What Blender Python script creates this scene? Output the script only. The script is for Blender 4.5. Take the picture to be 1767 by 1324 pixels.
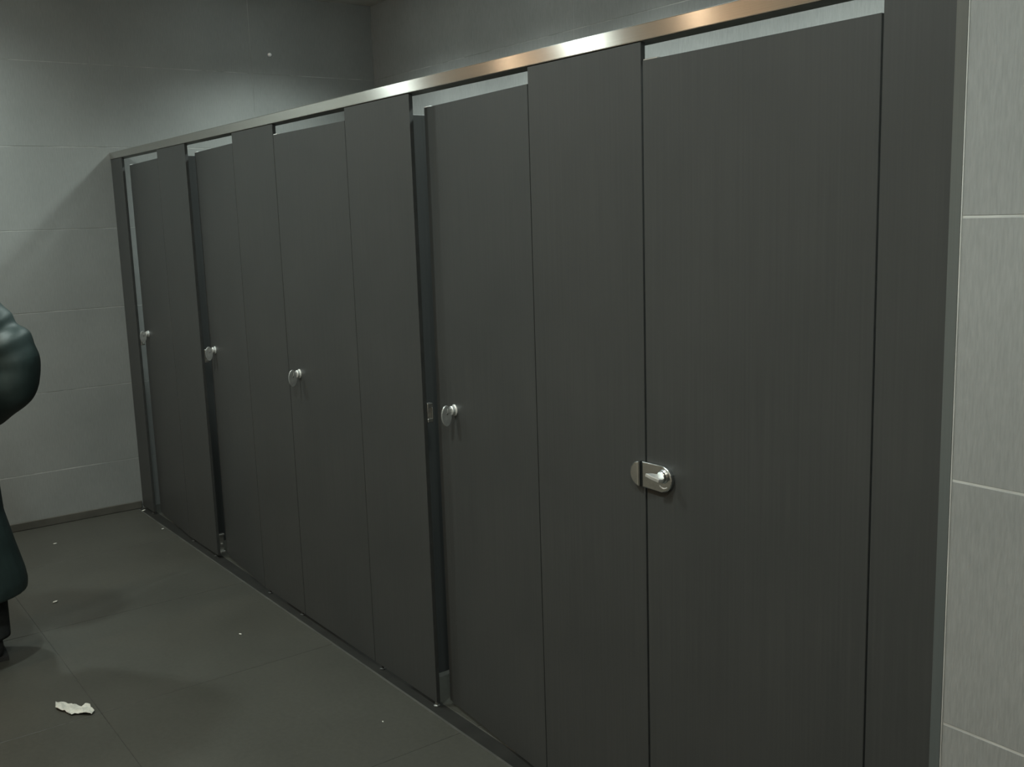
import bpy, bmesh, math, random
from mathutils import Vector, Matrix
random.seed(7)
S = bpy.context.scene
C = S.collection
for o in list(bpy.data.objects):
    bpy.data.objects.remove(o)

# ------------------------------------------------------------------ camera
cam_d = bpy.data.cameras.new('camera')
cam = bpy.data.objects.new('camera', cam_d)
C.objects.link(cam)
cam_d.sensor_fit = 'HORIZONTAL'
cam_d.sensor_width = 36.0
cam_d.lens = 1761.47 / 1767 * 36.0
cam_d.clip_start = 0.02
_r = Vector((0.5942497, 0.8036394, -0.0321089))
_u = Vector((-0.1119161, 0.1221584, 0.9861806))
_f = Vector((-0.7964560, 0.5824440, -0.1625328))
cam.matrix_world = Matrix(((_r.x, _u.x, -_f.x, 5.9811), (_r.y, _u.y, -_f.y, -1.6625),
                           (_r.z, _u.z, -_f.z, 1.6232), (0, 0, 0, 1)))
S.camera = cam

# ------------------------------------------------------------------ world, exposure, main lights
w = bpy.data.worlds.new('world')
S.world = w
w.use_nodes = True
w.node_tree.nodes['Background'].inputs[0].default_value = (0.75, 0.85, 0.85, 1)
w.node_tree.nodes['Background'].inputs[1].default_value = 0.02
S.view_settings.view_transform = 'Standard'
S.view_settings.look = 'None'
S.view_settings.gamma = 1
S.view_settings.use_curve_mapping = False
S.view_settings.exposure = 0.0

CEIL = 2.965
BACK = 1.69
FRONT = -2.75
END = 7.6
WHITE_LIGHT = (0.87, 1.0, 0.955)
WARM_LIGHT = (1.0, 0.74, 0.50)
STALL_LIGHTS = [(0.85, 0.9), (1.75, 0.9), (2.65, 0.9), (3.55, 0.9), (4.45, 0.9)]
ROOM_LIGHTS = [(0.58, -1.3), (2.28, -1.3), (3.98, -1.3), (5.68, -1.3)]
BASIN_LIGHTS = [(0.37, -2.4), (2.06, -2.4), (3.75, -2.4), (5.44, -2.4)]
STALL_W, ROOM_W, BASIN_W = 90.0, 122.0, 34.0
STALL_CONE, ROOM_CONE = 140, 168
DOME_STALL, DOME_ROOM, DOME_BASIN = 48.0, 145.0, 62.0

# ------------------------------------------------------------------ helpers
def link(name, me, mat=None, parent=None):
    o = bpy.data.objects.new(name, me)
    C.objects.link(o)
    if mat is not None and me is not None and len(me.materials) == 0:
        me.materials.append(mat)
    if parent is not None:
        o.parent = parent
    return o

def tag(o, label, cat, group=None, kind=None):
    if label: o['label'] = label
    if cat: o['category'] = cat
    if group: o['group'] = group
    if kind: o['kind'] = kind
    return o

def empty(name, loc, rz=0.0):
    o = bpy.data.objects.new(name, None)
    C.objects.link(o)
    o.location = loc
    o.rotation_euler = (0, 0, rz)
    o.empty_display_size = 0.1
    return o

def bm_mesh(bm, name='mesh', smooth=False):
    bmesh.ops.recalc_face_normals(bm, faces=bm.faces[:])
    me = bpy.data.meshes.new(name)
    bm.to_mesh(me)
    bm.free()
    if smooth:
        for p in me.polygons: p.use_smooth = True
    return me

def add_box(bm, x0, x1, y0, y1, z0, z1, bev=0.0, seg=1):
    r = bmesh.ops.create_cube(bm, size=1.0)
    vs = r['verts']
    for v in vs:
        v.co = Vector(((x0 + x1) / 2 + v.co.x * (x1 - x0), (y0 + y1) / 2 + v.co.y * (y1 - y0), (z0 + z1) / 2 + v.co.z * (z1 - z0)))
    if bev > 0:
        es = list({e for v in vs for e in v.link_edges})
        bmesh.ops.bevel(bm, geom=es, offset=bev, segments=seg, affect='EDGES', profile=0.5, clamp_overlap=True)

def box_mesh(x0, x1, y0, y1, z0, z1, bev=0.0, seg=1):
    bm = bmesh.new()
    add_box(bm, x0, x1, y0, y1, z0, z1, bev, seg)
    return bm_mesh(bm)

def prism(bm, poly, axis, a, b, bev=0.0, seg=2):
    """poly: 2D outline; axis 'y' -> (x,z) outline, 'x' -> (y,z), 'z' -> (x,y); extruded from a to b."""
    def P(p, t):
        return {'y': (p[0], t, p[1]), 'x': (t, p[0], p[1]), 'z': (p[0], p[1], t)}[axis]
    A = [bm.verts.new(P(p, a)) for p in poly]
    B = [bm.verts.new(P(p, b)) for p in poly]
    fa = bm.faces.new(A); fb = bm.faces.new(B)
    n = len(poly)
    for i in range(n):
        bm.faces.new((A[i], A[(i + 1) % n], B[(i + 1) % n], B[i]))
    if bev > 0:
        es = [e for e in fa.edges]
        bmesh.ops.bevel(bm, geom=es, offset=bev, segments=seg, affect='EDGES', profile=0.5, clamp_overlap=True)

def lathe(bm, prof, center, axis, n=28):
    """prof: [(radius, t)] along the axis vector from center."""
    ax = Vector(axis).normalized()
    t1 = ax.orthogonal().normalized(); t2 = ax.cross(t1)
    rings = []
    for r, t in prof:
        c = Vector(center) + ax * t
        rings.append([bm.verts.new(c + (t1 * math.cos(2 * math.pi * k / n) + t2 * math.sin(2 * math.pi * k / n)) * r) for k in range(n)])
    for a, b in zip(rings, rings[1:]):
        for k in range(n):
            bm.faces.new((a[k], a[(k + 1) % n], b[(k + 1) % n], b[k]))
    bm.faces.new(rings[0]); bm.faces.new(rings[-1])

# ------------------------------------------------------------------ materials
def new_mat(name):
    m = bpy.data.materials.new(name)
    m.use_nodes = True
    nt = m.node_tree
    b = nt.nodes['Principled BSDF']
    return m, nt, b

def N(nt, typ, **kw):
    n = nt.nodes.new(typ)
    for k, v in kw.items():
        if k in n.inputs.keys() if isinstance(k, str) else False:
            n.inputs[k].default_value = v
        else:
            setattr(n, k, v)
    return n

def pos_scaled(nt, scale):
    g = nt.nodes.new('ShaderNodeNewGeometry')
    mp = nt.nodes.new('ShaderNodeMapping')
    mp.inputs['Scale'].default_value = scale
    nt.links.new(g.outputs['Position'], mp.inputs['Vector'])
    return mp.outputs['Vector']

def obj_scaled(nt, scale):
    g = nt.nodes.new('ShaderNodeTexCoord')
    mp = nt.nodes.new('ShaderNodeMapping')
    mp.inputs['Scale'].default_value = scale
    nt.links.new(g.outputs['Object'], mp.inputs['Vector'])
    return mp.outputs['Vector']

def noise(nt, vec, scale=1.0, detail=3.0, rough=0.55):
    n = nt.nodes.new('ShaderNodeTexNoise')
    n.inputs['Scale'].default_value = scale
    n.inputs['Detail'].default_value = detail
    n.inputs['Roughness'].default_value = rough
    nt.links.new(vec, n.inputs['Vector'])
    return n.outputs['Fac']

def ramp(nt, fac, stops):
    r = nt.nodes.new('ShaderNodeValToRGB')
    els = r.color_ramp.elements
    while len(els) < len(stops): els.new(0.5)
    for e, (p, c) in zip(els, stops):
        e.position = p; e.color = (c[0], c[1], c[2], 1)
    nt.links.new(fac, r.inputs['Fac'])
    return r.outputs['Color']

def bump(nt, b, h, strength, dist):
    n = nt.nodes.new('ShaderNodeBump')
    n.inputs['Strength'].default_value = strength
    n.inputs['Distance'].default_value = dist
    nt.links.new(h, n.inputs['Height'])
    nt.links.new(n.outputs['Normal'], b.inputs['Normal'])

def tile_material(name, c0, c1, rib_scale, rough=0.5, bstr=0.5):
    """porcelain with a fine vertical ribbed relief and slow cloudy variation"""
    m, nt, b = new_mat(name)
    v = pos_scaled(nt, (1, 1, 1))
    cloud = noise(nt, v, 2.3, 5)
    fine = noise(nt, pos_scaled(nt, rib_scale), 1.0, 2, 0.6)
    mx = nt.nodes.new('ShaderNodeMath'); mx.operation = 'MULTIPLY_ADD'
    mx.inputs[1].default_value = 0.45
    nt.links.new(fine, mx.inputs[0]); 
    sc = nt.nodes.new('ShaderNodeMath'); sc.operation = 'MULTIPLY'; sc.inputs[1].default_value = 0.55
    nt.links.new(cloud, sc.inputs[0]); nt.links.new(sc.outputs[0], mx.inputs[2])
    col = ramp(nt, mx.outputs[0], [(0.3, c0), (0.7, c1)])
    nt.links.new(col, b.inputs['Base Color'])
    b.inputs['Roughness'].default_value = rough
    b.inputs['Specular IOR Level'].default_value = 0.3
    bump(nt, b, fine, bstr, 0.0008)
    return m

M = {}
# rib direction: fine frequency across the wall, long along z
M['tile_x'] = tile_material('porcelain_tile_ribbed_x', (0.168, 0.172, 0.168), (0.235, 0.238, 0.232), (200, 40, 26), bstr=1.0)
M['tile_y'] = tile_material('porcelain_tile_ribbed_y', (0.155, 0.160, 0.154), (0.205, 0.210, 0.202), (40, 200, 22), bstr=0.5)
M['tile_floor'] = tile_material('porcelain_floor_tile', (0.036, 0.036, 0.0305), (0.053, 0.0525, 0.045), (60, 60, 60), rough=0.42, bstr=0.2)

m, nt, b = new_mat('pale_grout'); M['grout'] = m
b.inputs['Roughness'].default_value = 0.9
nt.links.new(ramp(nt, noise(nt, pos_scaled(nt, (1, 1, 1)), 3.5, 4), [(0.35, (0.24, 0.24, 0.23)), (0.62, (0.42, 0.42, 0.40))]), b.inputs['Base Color'])
m, nt, b = new_mat('worn_grout'); M['grout_worn'] = m
b.inputs['Roughness'].default_value = 0.9
nt.links.new(ramp(nt, noise(nt, pos_scaled(nt, (1, 1, 1)), 5.0, 5), [(0.42, (0.16, 0.165, 0.155)), (0.68, (0.36, 0.36, 0.34))]), b.inputs['Base Color'])
m, nt, b = new_mat('dark_grout'); M['grout_dark'] = m
b.inputs['Roughness'].default_value = 0.9
nt.links.new(ramp(nt, noise(nt, pos_scaled(nt, (1, 1, 1)), 2.5, 4), [(0.35, (0.016, 0.016, 0.0135)), (0.65, (0.040, 0.040, 0.034))]), b.inputs['Base Color'])

def laminate(name, c0, c1, rough):
    m, nt, b = new_mat(name)
    v = obj_scaled(nt, (1, 1, 1))
    grain = noise(nt, obj_scaled(nt, (150, 150, 2.2)), 1.0, 4, 0.6)
    cloud = noise(nt, v, 3.0, 3)
    mx = nt.nodes.new('ShaderNodeMix'); mx.data_type = 'FLOAT'; mx.inputs[0].default_value = 0.4
    nt.links.new(grain, mx.inputs[2]); nt.links.new(cloud, mx.inputs[3])
    nt.links.new(ramp(nt, mx.outputs[0], [(0.3, c0), (0.7, c1)]), b.inputs['Base Color'])
    b.inputs['Roughness'].default_value = rough
    b.inputs['Specular IOR Level'].default_value = 0.25
    bump(nt, b, grain, 0.12, 0.0005)
    return m
M['laminate'] = laminate('charcoal_wood_grain_laminate', (0.0285, 0.030, 0.0295), (0.040, 0.041, 0.0395), 0.45)
m, nt, b = new_mat('black_laminate_core'); M['core'] = m
nt.links.new(ramp(nt, noise(nt, obj_scaled(nt, (1, 1, 1)), 30), [(0.3, (0.018, 0.019, 0.018)), (0.7, (0.028, 0.029, 0.028))]), b.inputs['Base Color'])
b.inputs['Roughness'].default_value = 0.55

def brushed(name, base, rough, aniso, tangent, streak):
    m, nt, b = new_mat(name)
    b.inputs['Metallic'].default_value = 1.0
    s = noise(nt, pos_scaled(nt, streak), 1.0, 3, 0.6)
    nt.links.new(ramp(nt, s, [(0.3, tuple(c * 0.9 for c in base)), (0.7, base)]), b.inputs['Base Color'])
    b.inputs['Roughness'].default_value = rough
    b.inputs['Anisotropic'].default_value = aniso
    cx = nt.nodes.new('ShaderNodeCombineXYZ')
    for i in range(3): cx.inputs[i].default_value = tangent[i]
    nt.links.new(cx.outputs[0], b.inputs['Tangent'])
    return m
M['rail'] = brushed('brushed_steel_horizontal', (0.66, 0.64, 0.60), 0.205, 1.0, (0, 0, 1), (3, 200, 500))
M['trim'] = brushed('brushed_aluminium_vertical', (0.165, 0.185, 0.185), 0.40, 1.0, (1, 0, 0), (500, 500, 3))
M['trim'].node_tree.nodes['Principled BSDF'].inputs['Metallic'].default_value = 0.6
m, nt, b = new_mat('satin_chrome'); M['chrome'] = m
b.inputs['Metallic'].default_value = 1.0
nt.links.new(ramp(nt, noise(nt, obj_scaled(nt, (1, 1, 1)), 60), [(0.3, (0.44, 0.46, 0.46)), (0.7, (0.52, 0.54, 0.54))]), b.inputs['Base Color'])
b.inputs['Roughness'].default_value = 0.24
m, nt, b = new_mat('satin_turn_metal'); M['turn'] = m
b.inputs['Metallic'].default_value = 0.75
nt.links.new(ramp(nt, noise(nt, obj_scaled(nt, (1, 1, 1)), 70), [(0.3, (0.32, 0.33, 0.325)), (0.7, (0.42, 0.43, 0.42))]), b.inputs['Base Color'])
b.inputs['Roughness'].default_value = 0.42
m, nt, b = new_mat('lit_turn_metal'); M['turn_lit'] = m  # lighter copy of the turn metal, overhead light painted into its colour
b.inputs['Metallic'].default_value = 0.75
nt.links.new(ramp(nt, noise(nt, obj_scaled(nt, (1, 1, 1)), 70), [(0.3, (0.62, 0.63, 0.62)), (0.7, (0.76, 0.77, 0.76))]), b.inputs['Base Color'])
b.inputs['Roughness'].default_value = 0.40
m, nt, b = new_mat('aged_nickel'); M['nickel'] = m
b.inputs['Metallic'].default_value = 1.0
nt.links.new(ramp(nt, noise(nt, obj_scaled(nt, (1, 1, 1)), 80), [(0.3, (0.38, 0.38, 0.36)), (0.7, (0.50, 0.50, 0.48))]), b.inputs['Base Color'])
b.inputs['Roughness'].default_value = 0.38

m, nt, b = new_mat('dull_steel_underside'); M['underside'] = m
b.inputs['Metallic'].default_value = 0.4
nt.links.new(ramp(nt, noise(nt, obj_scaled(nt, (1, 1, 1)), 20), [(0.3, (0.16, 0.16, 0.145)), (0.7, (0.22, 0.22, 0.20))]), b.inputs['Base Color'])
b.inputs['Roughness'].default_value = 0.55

def plain(name, c0, c1, scale, rough, bs=0.0, bd=0.001, spec=0.3):
    m, nt, b = new_mat(name)
    n = noise(nt, obj_scaled(nt, (1, 1, 1)), scale, 4)
    nt.links.new(ramp(nt, n, [(0.3, c0), (0.7, c1)]), b.inputs['Base Color'])
    b.inputs['Roughness'].default_value = rough
    b.inputs['Specular IOR Level'].default_value = spec
    if bs: bump(nt, b, n, bs, bd)
    return m
M['paint_warm'] = plain('warm_beige_paint', (0.42, 0.345, 0.275), (0.46, 0.375, 0.30), 4, 0.8)
M['paint_dark'] = plain('grey_ceiling_paint', (0.50, 0.49, 0.46), (0.54, 0.53, 0.50), 5, 0.85)
M['lower_band'] = plain('dark_foot_strip', (0.045, 0.043, 0.036), (0.07, 0.066, 0.056), 9, 0.7)
M['channel'] = plain('dark_floor_strip', (0.006, 0.006, 0.005), (0.013, 0.013, 0.011), 8, 0.8)
M['sealant'] = plain('pale_grey_sealant', (0.036, 0.036, 0.032), (0.060, 0.060, 0.054), 7, 0.7)
M['paper'] = plain('white_tissue_paper', (0.36, 0.36, 0.33), (0.46, 0.46, 0.42), 40, 0.9, 0.3, 0.002)
M['crumb'] = plain('white_crumb', (0.30, 0.30, 0.27), (0.48, 0.48, 0.44), 200, 0.9)
M['coat'] = plain('dark_green_padded_nylon', (0.010, 0.019, 0.018), (0.017, 0.029, 0.028), 12, 0.52, 0.25, 0.004, 0.4)
M['trouser'] = plain('black_trouser_cloth', (0.012, 0.014, 0.014), (0.02, 0.022, 0.022), 60, 0.85, 0.2)
M['skin'] = plain('skin', (0.50, 0.31, 0.22), (0.56, 0.36, 0.26), 20, 0.55)
M['hair'] = plain('dark_brown_hair', (0.018, 0.013, 0.010), (0.035, 0.026, 0.020), 90, 0.6, 0.5, 0.003)
M['shoe'] = plain('black_shoe_leather', (0.010, 0.010, 0.010), (0.02, 0.02, 0.02), 30, 0.45)
M['sole'] = plain('black_rubber', (0.012, 0.012, 0.012), (0.02, 0.02, 0.02), 30, 0.8)
M['lampring'] = plain('white_lamp_ring', (0.7, 0.7, 0.7), (0.75, 0.75, 0.75), 10, 0.5)
def emit(name, col, st):
    m, nt, b = new_mat(name)
    b.inputs['Base Color'].default_value = (0.8, 0.8, 0.8, 1)
    b.inputs['Emission Color'].default_value = (*col, 1)
    b.inputs['Emission Strength'].default_value = st
    return m
M['lens_stall'] = emit('lit_stall_lamp_glass', WHITE_LIGHT, DOME_STALL)
M['lens_room'] = emit('lit_aisle_lamp_glass', WHITE_LIGHT, DOME_ROOM)
M['lens_basin'] = emit('lit_basin_lamp_glass', WARM_LIGHT, DOME_BASIN)

# ------------------------------------------------------------------ the setting
def structure(name, me, mat, label=None):
    o = link(name, me, mat)
    o['kind'] = 'structure'
    if label: o['label'] = label
    return o

JW = 0.0036          # joint width
def tile_wall(parent, mat, plane, sign, us, zs, depth=0.006, name='tile'):
    """tiles as separate children, front face proud of the grout; plane ('x' or 'y', coordinate of the tile face), sign = outward direction"""
    cache = {}
    ax, c = plane
    for a, bb in zip(us, us[1:]):
        for z0, z1 in zip(zs, zs[1:]):
            wd, hg = round(bb - a, 4), round(z1 - z0, 4)
            if wd < 0.02 or hg < 0.02: continue
            key = (wd, hg)
            if key not in cache:
                h = wd / 2 - JW / 2; k = hg / 2 - JW / 2
                lo, hi = (0, depth) if sign < 0 else (-depth, 0)
                if ax == 'y': cache[key] = box_mesh(-h, h, lo, hi, -k, k, 0.0009)
                else: cache[key] = box_mesh(lo, hi, -h, h, -k, k, 0.0009)
            o = link(name, cache[key], mat, parent)
            jit = random.uniform(-0.0003, 0.0003)
            o.location = ((a + bb) / 2, c + jit, (z0 + z1) / 2) if ax == 'y' else (c + jit, (a + bb) / 2, (z0 + z1) / 2)

# floor: dark grout bed with large slabs on it
floor = structure('floor', box_mesh(0, END, FRONT, BACK, -0.10, -0.0015), M['grout_dark'])
fx = [0.0, 0.715, 1.615, 2.515, 3.415, 4.315, 5.215, 6.115, 7.015, END]
fy = [FRONT, -2.64, -1.77, -0.90, -0.03, 0.03, 0.84, BACK]
cache = {}
for a, bb in zip(fx, fx[1:]):
    for c, d in zip(fy, fy[1:]):
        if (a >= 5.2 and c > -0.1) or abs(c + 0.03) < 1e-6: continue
        k = (round(bb - a, 4), round(d - c, 4))
        if k not in cache:
            cache[k] = box_mesh(-k[0] / 2 + 0.0015, k[0] / 2 - 0.0015, -k[1] / 2 + 0.0015, k[1] / 2 - 0.0015, -0.008, 0.0, 0.0008)
        t = link('floor_tile', cache[k], M['tile_floor'], floor)
        t.location = ((a + bb) / 2, (c + d) / 2, random.uniform(-0.0003, 0.0))

zl = [0.0, 0.303] + [0.303 + 0.441 * k for k in range(1, 6)] + [CEIL]
wall_left = structure('wall_left', box_mesh(-0.15, -0.0007, FRONT - 0.15, BACK + 0.15, -0.1, CEIL + 0.1), M['grout_worn'])
tile_wall(wall_left, M['tile_y'], ('x', 0.0), 1, [FRONT, -0.935, 0.865, BACK], zl)
wall_back = structure('wall_back', box_mesh(-0.15, 5.17, BACK + 0.0007, BACK + 0.15, -0.1, CEIL + 0.1), M['grout_worn'])
tile_wall(wall_back, M['tile_x'], ('y', BACK), -1, [0.0, 2.0, 3.95, 5.02], zl)
# solid block to the right of the cubicles, its face in line with their fronts
WY = -0.004
wall_right = structure('wall_right', box_mesh(5.0212, END + 0.15, WY + 0.0007, BACK + 0.15, -0.1, CEIL + 0.1), M['grout'])
zr = [0.0, 0.213] + [0.213 + 0.461 * k for k in range(1, 6)] + [CEIL]
tile_wall(wall_right, M['tile_x'], ('y', WY), -1, [5.0215, 5.9215, 6.8215, END], zr)
structure('wall_front', box_mesh(-0.15, END + 0.15, FRONT - 0.15, FRONT, -0.1, CEIL + 0.1), M['paint_warm'])
structure('wall_end', box_mesh(END, END + 0.15, FRONT, WY, -0.1, CEIL + 0.1), M['paint_warm'])
structure('ceiling', box_mesh(-0.15, END + 0.15, FRONT - 0.15, BACK + 0.15, CEIL, CEIL + 0.12), M['paint_dark'])
bm = bmesh.new(); add_box(bm, 0.0002, 0.010, FRONT + 0.01, -0.006, 0.0, 0.045, 0.003)
structure('foot_strip_left', bm_mesh(bm), M['lower_band'])  # plain dark strip along the foot of the left wall
# metal end channel between the last panel and the tiled wall
bm = bmesh.new()
prism(bm, [(5.0005, -0.006), (5.0208, -0.006), (5.0208, 0.030), (5.0185, 0.030), (5.0185, -0.0035), (5.0005, -0.0035)], 'z', 0.0, 2.037)
trim1 = structure('trim_1', bm_mesh(bm), M['trim'], 'brushed aluminium end channel between the last panel and the tiled wall')
bm = bmesh.new(); add_box(bm, 5.0209, 5.0232, -0.0052, -0.0030, 0.0, CEIL - 0.001)
link('sealant_line', bm_mesh(bm), M['grout'], trim1)
# sealant line on the floor in front of the cubicles
bm = bmesh.new(); add_box(bm, 0.02, 5.0, -0.036, -0.027, -0.001, 0.0018, 0.0008)
structure('trim_2', bm_mesh(bm), M['sealant'], 'pale sealant line along the floor in front of the cubicles')

bm = bmesh.new(); add_box(bm, 0.02, 5.0, -0.0268, 0.0285, -0.0016, -0.0006)  # even near-black strip laid between the floor slabs beneath the fronts
structure('trim_3', bm_mesh(bm), M['channel'], 'dark recessed strip in the floor under the cubicle fronts')

# ------------------------------------------------------------------ cubicle fronts
TH = 0.014
ZT, ZD, ZB = 1.999, 1.957, 0.016
def board(x0, x1, z0, z1, y0=0.0, y1=TH):
    """laminate faces with black core edges: two material slots"""
    bm = bmesh.new()
    add_box(bm, x0, x1, y0, y1, z0, z1, 0.0008)
    bmesh.ops.recalc_face_normals(bm, faces=bm.faces[:])
    thin = min(range(3), key=lambda i: (x1 - x0, y1 - y0, z1 - z0)[i])
    for f in bm.faces:
        f.material_index = 0 if abs(f.normal[thin]) > 0.9 else 1
    me = bm_mesh(bm)
    me.materials.append(M['laminate']); me.materials.append(M['core'])
    return me

PANELS = [  # x0, x1, label
    (0.002, 0.205, 'narrow charcoal filler panel against the tiled left wall'),
    (0.806, 1.206, 'charcoal fixed panel between the leftmost and second cubicle doors'),
    (1.788, 2.202, 'charcoal fixed panel between the second and third cubicle doors'),
    (2.799, 3.222, 'charcoal fixed panel between the third and fourth cubicle doors'),
    (3.819, 4.239, 'charcoal fixed panel bearing the half-round lock keep, left of the locked door'),
    (4.859, 5.000, 'tall narrow charcoal panel beside the aluminium end channel'),
]
def latch_keep(parent, x, y0=0.0145):
    """small metal strike box with a slot, screwed behind the free edge of a fixed panel"""
    bm = bmesh.new()
    z0, z1 = 0.975, 1.037
    y1 = y0 + 0.020
    add_box(bm, x - 0.016, x + 0.004, y0, y1, z0, z0 + 0.012, 0.0012)
    add_box(bm, x - 0.016, x + 0.004, y0, y1, z1 - 0.015, z1, 0.0012)
    add_box(bm, x - 0.016, x + 0.004, y0, y0 + 0.003, z0 + 0.012, z1 - 0.015, 0.0006)
    add_box(bm, x - 0.016, x + 0.004, y1 - 0.003, y1, z0 + 0.012, z1 - 0.015, 0.0006)
    add_box(bm, x - 0.016, x - 0.006, y0 + 0.003, y1 - 0.003, z0 + 0.012, z1 - 0.015)
    o = link('latch_keep', bm_mesh(bm), M['nickel'], parent)
    return o
def foot(parent, x, mat='core', h=ZB):
    bm = bmesh.new()
    lathe(bm, [(0.011, 0.0), (0.011, 0.003), (0.006, 0.005), (0.006, h)], (x, TH / 2, 0), (0, 0, 1), 20)
    link('foot', bm_mesh(bm, smooth=False), M[mat], parent)
def bracket(parent, x):
    """small C-shaped floor bracket at the foot of a panel"""
    bm = bmesh.new()
    y0, y1 = 0.0145, 0.040
    add_box(bm, x - 0.018, x + 0.003, y0, y1, 0.022, 0.032, 0.0012)
    add_box(bm, x - 0.018, x + 0.003, y0, y1, 0.112, 0.120, 0.0012)
    add_box(bm, x - 0.018, x - 0.012, y0, y1, 0.032, 0.112)
    add_box(bm, x - 0.012, x + 0.000, y0 + 0.008, y1 - 0.008, 0.060, 0.070, 0.001)
    link('floor_bracket', bm_mesh(bm), M['nickel'], parent)
def D_outline(xs, r, side, z=0.0, n=14, flat=0.0):
    """half-round outline: straight edge at xs, rounded end on the given side, straight run 'flat' before the round"""
    pts = [(xs, z - r), (xs, z + r)] if side > 0 else [(xs, z + r), (xs, z - r)]
    cx = xs + side * flat
    if side > 0:
        arc = [(cx + r * math.cos(a), z + r * math.sin(a)) for a in [math.pi / 2 - math.pi * k / n for k in range(n + 1)]]
    else:
        arc = [(cx + r * math.cos(a), z + r * math.sin(a)) for a in [-math.pi / 2 - math.pi * k / n for k in range(n + 1)]]
    if flat < 1e-6: arc = arc[1:-1]
    return pts + arc

for i, (x0, x1, lab) in enumerate(PANELS):
    P = empty('fixed_panel', ((x0 + x1) / 2, 0, 0))
    tag(P, lab, 'panel', 'fixed panels of the cubicle fronts')
    h = (x1 - x0) / 2
    link('board', board(-h, h, ZB, ZT), None, P)
    if i == 0: foot(P, h - 0.03)
    else:
        foot(P, -h + 0.04)
        foot(P, h - (0.012 if i == 3 else 0.04), 'nickel' if i == 3 else 'core')
    if i in (0, 1, 3): latch_keep(P, h)
    if i == 1: bracket(P, h)
    if i == 4:
        bm = bmesh.new()
        prism(bm, D_outline(h - 0.0075, 0.031, -1, 1.0), 'y', -0.016, -0.0002)
        # soften the front rim
        es = [e for e in bm.edges if all(abs(v.co.y + 0.016) < 1e-5 for v in e.verts)]
        bmesh.ops.bevel(bm, geom=es, offset=0.004, segments=3, affect='EDGES', profile=0.5)
        k = link('lock_keep', bm_mesh(bm), M['chrome'], P)
        k['label'] = 'half-round satin metal keep beside the lock plate'

def tongue_turn(parent, lx, lz, angle):
    """rosette, neck and a flat tongue-shaped turn; angle 0 = tongue hanging down, 90 deg = pointing to the free edge"""
    bm = bmesh.new()
    lathe(bm, [(0.018, 0.0), (0.018, 0.0025), (0.0165, 0.0035), (0.0145, 0.004), (0.0145, 0.013), (0.013, 0.0145)], (lx, 0, lz), (0, -1, 0), 28)
    r = link('lock_rosette', bm_mesh(bm), M['turn_lit'], parent)
    for p in r.data.polygons: p.use_smooth = False
    bm = bmesh.new()
    # outline in (depth d, along t): neck at top, long oval below
    out = []
    n = 22
    for k in range(n):
        a = 2 * math.pi * k / n
        d = 0.0305 + 0.0165 * math.cos(a)
        t = 0.014 + 0.034 * math.sin(a) * (1.0 if math.sin(a) > 0 else 0.95)
        out.append((d, t))
    prism(bm, [(-d, -t) for d, t in out], 'x', -0.0035, 0.0035)
    es = [e for e in bm.edges if abs(e.verts[0].co.x - e.verts[1].co.x) < 1e-6]
    bmesh.ops.bevel(bm, geom=es, offset=0.0012, segments=2, affect='EDGES', profile=0.5)
    add_box(bm, -0.005, 0.005, -0.028, -0.012, -0.006, 0.008, 0.001)
    me = bm_mesh(bm)
    o = link('turn', me, M['turn'], parent)
    o.location = (lx, 0, lz)
    o.rotation_euler = (0, angle, 0)
    bm = bmesh.new()
    lathe(bm, [(0.0028, 0), (0.0028, 0.0007), (0.0016, 0.0012)], (0.0034, -0.029, -0.008), (1, 0, 0), 12)
    s = link('screw', bm_mesh(bm), M['chrome'], o)
    return o

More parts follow.
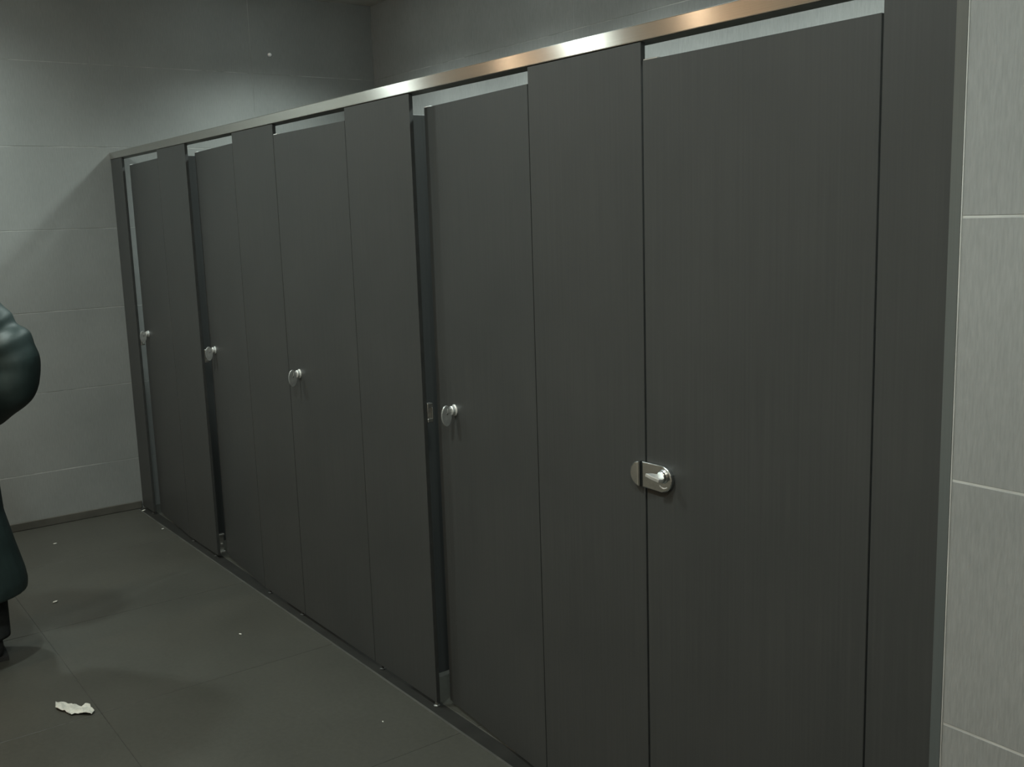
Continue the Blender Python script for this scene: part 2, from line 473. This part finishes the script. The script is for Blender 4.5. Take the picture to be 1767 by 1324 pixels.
DOORS = [  # hinge x, width, inward swing deg, lock offset from free edge, lock z, kind, label
    (0.803, 0.580, 3.4, 0.088, 1.047, 0, 'leftmost charcoal cubicle door, slightly ajar with a light slit at its left edge'),
    (1.785, 0.574, 4.4, 0.080, 1.041, 0, 'second cubicle door from the left wall, slightly ajar beside a dark gap'),
    (2.796, 0.590, 0.0, 0.098, 1.039, 0, 'third cubicle door from the left wall, shut, with a tongue-shaped turn'),
    (3.816, 0.585, 4.6, 0.118, 1.030, 0, 'ajar cubicle door with a wide dark gap, left of the locked door'),
    (4.855, 0.610, 0.0, 0.066, 1.008, 1, 'large shut cubicle door nearest the camera with a horizontal rounded lock plate'),
]
for hx, wd, ang, lo, lz, kind, lab in DOORS:
    D = empty('cubicle_door', (hx, 0, 0), -math.radians(ang))
    tag(D, lab, 'door', 'cubicle doors in the charcoal partition')
    link('door_leaf', board(-wd, 0, ZB, ZD), None, D)
    # metal cap on the top corner at the free edge
    bm = bmesh.new(); add_box(bm, -wd + 0.001, -wd + (0.045 if kind else 0.034), 0.001, TH - 0.001, ZD, ZD + 0.0028, 0.0006)
    link('top_cap', bm_mesh(bm), M['nickel' if kind else 'lampring'], D)
    # hinges behind the leaf
    for hz in (0.25, 1.72):
        bm = bmesh.new()
        lathe(bm, [(0.006, 0), (0.006, 0.075)], (-0.004, TH + 0.0065, hz), (0, 0, 1), 14)
        add_box(bm, -0.036, -0.004, TH + 0.0002, TH + 0.003, hz + 0.004, hz + 0.071)
        link('hinge', bm_mesh(bm), M['nickel'], D)
    lx = -wd + lo
    if kind == 0:
        tongue_turn(D, lx, lz, 0.0)
    else:
        # long plate with a rounded end, flush with the free edge
        bm = bmesh.new()
        prism(bm, D_outline(-wd - 0.006, 0.0315, 1, 1.0, flat=0.067), 'y', -0.011, -0.0002)
        es = [e for e in bm.edges if all(abs(v.co.y + 0.011) < 1e-5 for v in e.verts)]
        bmesh.ops.bevel(bm, geom=es, offset=0.003, segments=3, affect='EDGES', profile=0.5)
        pl = link('lock_plate', bm_mesh(bm), M['chrome'], D)
        pl['label'] = 'satin metal lock plate with a rounded end'
        bm = bmesh.new()
        lathe(bm, [(0.0165, 0.0108), (0.0165, 0.013), (0.014, 0.0155), (0.0135, 0.020), (0.012, 0.0215)], (lx, 0, lz), (0, -1, 0), 28)
        link('lock_boss', bm_mesh(bm), M['chrome'], D)
        bm = bmesh.new()
        # curved indicator slot below the boss
        arc = [(lx - 0.012 + 0.024 * k / 8, lz - 0.0235 - 0.004 * math.sin(math.pi * k / 8)) for k in range(9)]
        prism(bm, [(x, z) for x, z in arc] + [(x, z - 0.0025) for x, z in reversed(arc)], 'y', -0.0118, -0.0108)
        link('indicator_rim', bm_mesh(bm), M['lampring'], D)
        # wing-shaped turn pointing to the free edge
        bm = bmesh.new()
        wing = [(-0.011, -0.020), (0.011, -0.020), (0.013, -0.027), (0.010, -0.036), (-0.006, -0.043), (-0.024, -0.047), (-0.018, -0.032)]
        prism(bm, wing, 'z', -0.0045, 0.0045)
        es = [e for e in bm.edges if abs(e.verts[0].co.z - e.verts[1].co.z) < 1e-6]
        bmesh.ops.bevel(bm, geom=es, offset=0.0014, segments=2, affect='EDGES', profile=0.5)
        tn = link('turn', bm_mesh(bm), M['turn_lit'], D)
        tn.location = (lx, 0, lz - 0.002)
        tn.rotation_euler = (0, math.radians(20), 0)

# head rail: hollow brushed steel section along the top
bm = bmesh.new()
y0, y1, z0, z1, t = -0.004, 0.056, 2.0, 2.037, 0.003
add_box(bm, 0.002, 5.02, y0, y1, z0, z1, 0.0022, 2)
bmesh.ops.recalc_face_normals(bm, faces=bm.faces[:])
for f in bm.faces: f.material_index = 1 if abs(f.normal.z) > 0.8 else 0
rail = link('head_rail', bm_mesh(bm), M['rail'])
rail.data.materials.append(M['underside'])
tag(rail, 'brushed steel head rail running along the top of all the cubicle fronts', 'rail')

# dividing walls between the cubicles
for k, (x, lab) in enumerate([(1.000, 'side divider behind the panel between the first and second cubicles'),
                              (1.995, 'side divider behind the panel between the second and third cubicles'),
                              (3.035, 'side divider seen dark through the gap of the ajar door next to the locked one'),
                              (4.030, 'side divider of the cubicle with the locked door')]):
    me = board(-TH / 2, TH / 2, 0.02, ZD, 0.0, BACK - TH - 0.004)
    o = link('cubicle_divider', me, None)
    o.location = (x, TH + 0.001, 0)
    tag(o, lab, 'divider', 'dividers between the cubicles')

# ------------------------------------------------------------------ ceiling lamps
def downlight(x, y, power, cone, blend, lab, grp, lens, col):
    L = empty('downlight', (x, y, CEIL))
    tag(L, lab, 'ceiling lamp', grp)
    bm = bmesh.new()
    lathe(bm, [(0.085, -0.0005), (0.085, -0.006), (0.078, -0.009), (0.070, -0.006), (0.068, -0.0005)], (0, 0, 0), (0, 0, 1), 32)
    link('lamp_ring', bm_mesh(bm), M['lampring'], L)
    bm = bmesh.new()
    lathe(bm, [(0.066, -0.0006), (0.064, -0.016), (0.055, -0.028), (0.036, -0.038), (0.010, -0.041)], (0, 0, 0), (0, 0, 1), 32)
    link('lamp_glass', bm_mesh(bm, smooth=True), M[lens], L)
    ld = bpy.data.lights.new('downlight_beam', 'SPOT')
    ld.energy = power; ld.color = col
    ld.spot_size = math.radians(cone); ld.spot_blend = blend
    ld.shadow_soft_size = 0.07
    lo = bpy.data.objects.new('downlight_beam', ld)
    C.objects.link(lo); lo.parent = L; lo.location = (0, 0, -0.095)
ords = ['first', 'second', 'third', 'fourth', 'fifth']
for k, (x, y) in enumerate(STALL_LIGHTS):
    downlight(x, y, STALL_W, STALL_CONE, 0.75, 'round recessed ceiling lamp above the cubicles, %s from the left wall' % ords[k], 'ceiling lamps above the cubicles', 'lens_stall', WHITE_LIGHT)
for k, (x, y) in enumerate(ROOM_LIGHTS):
    downlight(x, y, ROOM_W, ROOM_CONE, 1.0, 'round recessed ceiling lamp in the aisle, %s from the left wall' % ords[k], 'ceiling lamps above the aisle', 'lens_room', WHITE_LIGHT)
for k, (x, y) in enumerate(BASIN_LIGHTS):
    downlight(x, y, BASIN_W, 140, 0.8, 'warm recessed ceiling lamp by the beige wall, %s from the left wall' % ords[k], 'warm ceiling lamps along the beige wall', 'lens_basin', WARM_LIGHT)

# ------------------------------------------------------------------ person at the left edge
def loft(bm, rings, n=20):
    """rings: [(center, axis_u, axis_v)] -> capped tube"""
    R = []
    for c, u, v in rings:
        c, u, v = Vector(c), Vector(u), Vector(v)
        R.append([bm.verts.new(c + u * math.cos(2 * math.pi * k / n) + v * math.sin(2 * math.pi * k / n)) for k in range(n)])
    for a, b in zip(R, R[1:]):
        for k in range(n):
            bm.faces.new((a[k], a[(k + 1) % n], b[(k + 1) % n], b[k]))
    bm.faces.new(R[0]); bm.faces.new(R[-1])
def limb(bm, pts, n=18, sub=6, ripple=None):
    """pts: [(x,y,z,r)] smooth tapered tube (Catmull-Rom)"""
    P = [Vector(p[:3]) for p in pts]; Rr = [p[3] for p in pts]
    out = []
    for i in range(len(P) - 1):
        p0, p1, p2, p3 = P[max(i - 1, 0)], P[i], P[i + 1], P[min(i + 2, len(P) - 1)]
        r1, r2 = Rr[i], Rr[i + 1]
        for s in range(sub if i < len(P) - 2 else sub + 1):
            t = s / sub
            q = 0.5 * ((2 * p1) + (p2 - p0) * t + (2 * p0 - 5 * p1 + 4 * p2 - p3) * t * t + (3 * p1 - p0 - 3 * p2 + p3) * t ** 3)
            out.append((q, r1 + (r2 - r1) * t, i + t))
    rings = []
    prev = None
    for k, (q, r, s) in enumerate(out):
        d = (out[min(k + 1, len(out) - 1)][0] - out[max(k - 1, 0)][0]).normalized()
        u = (prev - d * prev.dot(d)) if prev is not None else d.orthogonal()
        u.normalize(); prev = u
        v = d.cross(u)
        if ripple: r = r * (1 + ripple(s))
        rings.append((q, u * r, v * r))
    loft(bm, rings, n)
def ell(z, cx, cy, rx, ry): return ((cx, cy, z), (rx, 0, 0), (0, ry, 0))
def fuse(bm, voxel, smooth_it=6):
    """union the overlapping shapes of bm into one continuous skin (voxel remesh + smooth), returns a mesh"""
    me = bm_mesh(bm)
    ob = bpy.data.objects.new('tmp', me); C.objects.link(ob)
    md = ob.modifiers.new('r', 'REMESH'); md.mode = 'VOXEL'; md.voxel_size = voxel
    sm = ob.modifiers.new('s', 'SMOOTH'); sm.iterations = smooth_it; sm.factor = 0.5
    dg = bpy.context.evaluated_depsgraph_get()
    out = bpy.data.meshes.new_from_object(ob.evaluated_get(dg))
    bpy.data.objects.remove(ob)
    for p in out.polygons: p.use_smooth = True
    return out

person = empty('person', (1.75, -1.205, 0))
tag(person, 'person in a long dark green padded coat, elbow out, at the left edge', 'person')
# body: faces -x, right side towards +y
bm = bmesh.new()
loft(bm, [ell(0.80, 0, 0, 0.10, 0.15), ell(0.92, 0, 0, 0.115, 0.165), ell(1.05, 0, 0, 0.10, 0.145), ell(1.20, 0, 0, 0.115, 0.16),
          ell(1.34, 0, 0, 0.115, 0.18), ell(1.42, 0, 0, 0.085, 0.15), ell(1.46, 0, 0, 0.06, 0.07)])
limb(bm, [(0.0, 0, 1.42, 0.058), (-0.005, 0, 1.50, 0.054), (-0.02, 0, 1.58, 0.056)])
loft(bm, [ell(1.505, -0.050, 0, 0.040, 0.034), ell(1.53, -0.035, 0, 0.075, 0.056), ell(1.575, -0.015, 0, 0.094, 0.068), ell(1.63, -0.005, 0, 0.102, 0.076),
          ell(1.68, 0.002, 0, 0.100, 0.077), ell(1.72, 0.004, 0, 0.082, 0.065), ell(1.745, 0.004, 0, 0.045, 0.038)])
limb(bm, [(-0.098, 0, 1.632, 0.009), (-0.112, 0, 1.60, 0.012), (-0.110, 0, 1.583, 0.014)], 10, 4)          # nose
limb(bm, [(-0.094, -0.022, 1.553, 0.006), (-0.102, 0, 1.553, 0.008), (-0.094, 0.022, 1.553, 0.006)], 8, 4)  # lips
for s in (-1, 1):
    limb(bm, [(-0.088, s * 0.018, 1.642, 0.008), (-0.090, s * 0.034, 1.644, 0.009), (-0.078, s * 0.052, 1.640, 0.007)], 8, 4)  # brow
    limb(bm, [(0.002, s * 0.074, 1.64, 0.011), (0.010, s * 0.083, 1.615, 0.014), (0.002, s * 0.076, 1.585, 0.009)], 10, 4)     # ear
    limb(bm, [(0, s * 0.09, 0.90, 0.090), (0.0, s * 0.10, 0.70, 0.078), (0.0, s * 0.10, 0.48, 0.056), (0.015, s * 0.10, 0.32, 0.055), (0.02, s * 0.10, 0.10, 0.038), (0.015, s * 0.10, 0.05, 0.040)])
    limb(bm, [(0, s * 0.160, 1.35, 0.058), (0.025, s * 0.222, 1.265, 0.048), (0.052, s * 0.278, 1.145, 0.043), (0.030, s * 0.256, 1.050, 0.042), (-0.05, s * 0.203, 0.968, 0.030), (-0.10, s * 0.170, 0.918, 0.030)])
link('body', fuse(bm, 0.011, 4), M['skin'], person)
# coat: torso and flaring skirt, sleeves with folds, stand collar
bm = bmesh.new()
loft(bm, [ell(0.26, 0, 0, 0.205, 0.250), ell(0.30, 0, 0, 0.205, 0.255), ell(0.34, 0, 0, 0.200, 0.250), ell(0.45, 0, 0, 0.185, 0.225), ell(0.58, 0, 0, 0.172, 0.198),
          ell(0.75, 0, 0, 0.165, 0.192), ell(0.92, 0, 0, 0.165, 0.200), ell(1.05, 0, 0, 0.155, 0.195), ell(1.20, 0, 0, 0.160, 0.205),
          ell(1.34, 0, 0, 0.150, 0.215), ell(1.41, 0, 0, 0.115, 0.185), ell(1.455, 0, 0, 0.085, 0.105), ell(1.53, -0.005, 0, 0.085, 0.082)], 32)
fold = lambda s: 0.10 * math.sin(s * 10.5) * math.exp(-((s - 2.3) / 0.55) ** 2) + 0.035 * math.sin(s * 5.0 + 1.0)
for s in (-1, 1):
    limb(bm, [(0, s * 0.060, 1.375, 0.075), (0.006, s * 0.150, 1.352, 0.090), (0.025, s * 0.225, 1.270, 0.088), (0.055, s * 0.283, 1.145, 0.092), (0.035, s * 0.262, 1.045, 0.090), (-0.05, s * 0.205, 0.965, 0.074), (-0.10, s * 0.170, 0.915, 0.060)], 24, 9, fold)
coat_me = fuse(bm, 0.008, 2)
link('coat', coat_me, M['coat'], person)
for s in (-1, 1):
    bm = bmesh.new()
    limb(bm, [(0, s * 0.09, 0.60, 0.088), (0.005, s * 0.10, 0.40, 0.078), (0.015, s * 0.10, 0.20, 0.072), (0.015, s * 0.10, 0.085, 0.070)], 20)
    link('trouser_leg', bm_mesh(bm, smooth=True), M['trouser'], person)
    bm = bmesh.new()
    loft(bm, [((0.075, s * 0.10, 0.045), (0, 0.012, 0), (0, 0, 0.028)), ((0.065, s * 0.10, 0.055), (0, 0.034, 0), (0, 0, 0.052)), ((0.02, s * 0.10, 0.06), (0, 0.040, 0), (0, 0, 0.058)),
              ((-0.05, s * 0.10, 0.050), (0, 0.041, 0), (0, 0, 0.047)), ((-0.12, s * 0.105, 0.040), (0, 0.047, 0), (0, 0, 0.036)), ((-0.175, s * 0.105, 0.034), (0, 0.038, 0), (0, 0, 0.028)), ((-0.195, s * 0.105, 0.030), (0, 0.016, 0), (0, 0, 0.016))], 18)
    sh = link('shoe', bm_mesh(bm, smooth=True), M['shoe'], person)
    bm = bmesh.new()
    sole = [(0.078 - 0.28 * k / 10, 0.040 + 0.008 * math.sin(math.pi * k / 10 + 0.3)) for k in range(11)]
    prism(bm, [(x, s * 0.103 + yy) for x, yy in sole] + [(x, s * 0.103 - yy) for x, yy in reversed(sole)], 'z', 0.0, 0.016)
    link('sole', bm_mesh(bm), M['sole'], sh)
    bm = bmesh.new()
    lathe(bm, [(0.003, 0), (0.011, 0.002), (0.0115, 0.006), (0.006, 0.010)], (-0.082, s * 0.031, 1.628), (-1, s * 0.25, 0), 14)
    link('eye', bm_mesh(bm, smooth=True), plain('eye_white_%d' % (s + 1), (0.5, 0.5, 0.48), (0.55, 0.55, 0.52), 10, 0.2), person)
bm = bmesh.new()
loft(bm, [ell(1.515, 0.062, 0, 0.030, 0.050), ell(1.55, 0.058, 0, 0.052, 0.070), ell(1.60, 0.052, 0, 0.066, 0.084), ell(1.65, 0.034, 0, 0.088, 0.090), ell(1.685, 0.012, 0, 0.108, 0.090),
          ell(1.72, 0.008, 0, 0.104, 0.084), ell(1.755, 0.006, 0, 0.078, 0.064), ell(1.770, 0.006, 0, 0.036, 0.030)], 24)
link('hair', fuse(bm, 0.010, 4), M['hair'], person)

# ------------------------------------------------------------------ small things
# crumpled strip of tissue on the floor
out = [(2.343, -1.007), (2.362, -0.99), (2.385, -0.971), (2.403, -0.965), (2.406, -0.954), (2.437, -0.945), (2.43, -0.928), (2.441, -0.917), (2.466, -0.921),
       (2.495, -0.917), (2.513, -0.931), (2.499, -0.948), (2.481, -0.966), (2.474, -0.975), (2.473, -0.986), (2.431, -0.998), (2.407, -1.012), (2.385, -1.017)]
cx = sum(p[0] for p in out) / len(out); cy = sum(p[1] for p in out) / len(out)
bm = bmesh.new()
vs = [bm.verts.new((x - cx, y - cy, 0)) for x, y in out]
bm.faces.new(vs)
bmesh.ops.triangulate(bm, faces=bm.faces[:])
for _ in range(3):
    bmesh.ops.subdivide_edges(bm, edges=[e for e in bm.edges if e.calc_length() > 0.009], cuts=1, use_grid_fill=False)
    bmesh.ops.triangulate(bm, faces=bm.faces[:])
from mathutils import noise as mn
for v in bm.verts:
    x, y = v.co.x, v.co.y
    h = 0.007 + 0.006 * mn.noise(Vector((x * 38, y * 38, 2.0))) + 0.0035 * abs(math.sin((x + y) * 55)) + 0.003 * mn.noise(Vector((x * 120, y * 120, 5.0)))
    v.co.z = max(0.0012, h)
lo_ = bmesh.ops.extrude_face_region(bm, geom=bm.faces[:])
for g in lo_['geom']:
    if isinstance(g, bmesh.types.BMVert): g.co.z -= 0.001
pp = link('paper_scrap', bm_mesh(bm), M['paper'])
pp.location = (cx, cy, 0)
tag(pp, 'torn crumpled strip of white tissue paper on the floor', 'paper')
def crumb(x, y, r, lab):
    bm = bmesh.new()
    bmesh.ops.create_icosphere(bm, subdivisions=2, radius=1.0)
    a = random.uniform(0, 3.14)
    for v in bm.verts:
        k = 1 + 0.45 * mn.noise(v.co * 1.7 + Vector((x * 9, y * 9, 0)))
        q = Vector((v.co.x * r * 1.7 * k, v.co.y * r * 0.8 * k, v.co.z * r * 0.35 * k))
        v.co = Vector((q.x * math.cos(a) - q.y * math.sin(a), q.x * math.sin(a) + q.y * math.cos(a), q.z))
    zmin = min(v.co.z for v in bm.verts)
    o = link('paper_crumb', bm_mesh(bm), M['crumb'])
    o.location = (x, y, -zmin)
    tag(o, lab, 'litter', 'white crumbs of litter on the floor')
crumb(1.296, -0.776, 0.008, 'white crumb on the floor, behind the tissue strip near the coat hem')
crumb(0.388, -0.573, 0.006, 'white crumb on the floor near the foot of the left wall')
crumb(0.516, -0.050, 0.005, 'tiny crumb on the floor in front of the leftmost cubicle door')
crumb(0.075, -0.020, 0.008, 'pale crumb in the corner by the narrow filler panel foot')
crumb(2.185, -0.276, 0.005, 'faint crumb mid-floor in front of the third cubicle door')
crumb(3.190, -0.190, 0.003, 'tiny speck on the floor in front of the ajar door next to the locked one')
# white plug on the left wall, above the rail
bm = bmesh.new()
lathe(bm, [(0.012, 0.0), (0.012, 0.005), (0.009, 0.011), (0.004, 0.013)], (0, 0, 0), (1, 0, 0), 18)
pg = link('wall_plug', bm_mesh(bm), M['lampring'])
pg.location = (0.0004, 0.984, 2.622)
tag(pg, 'small white plug stuck on the tiled left wall above the rail', 'wall plug')
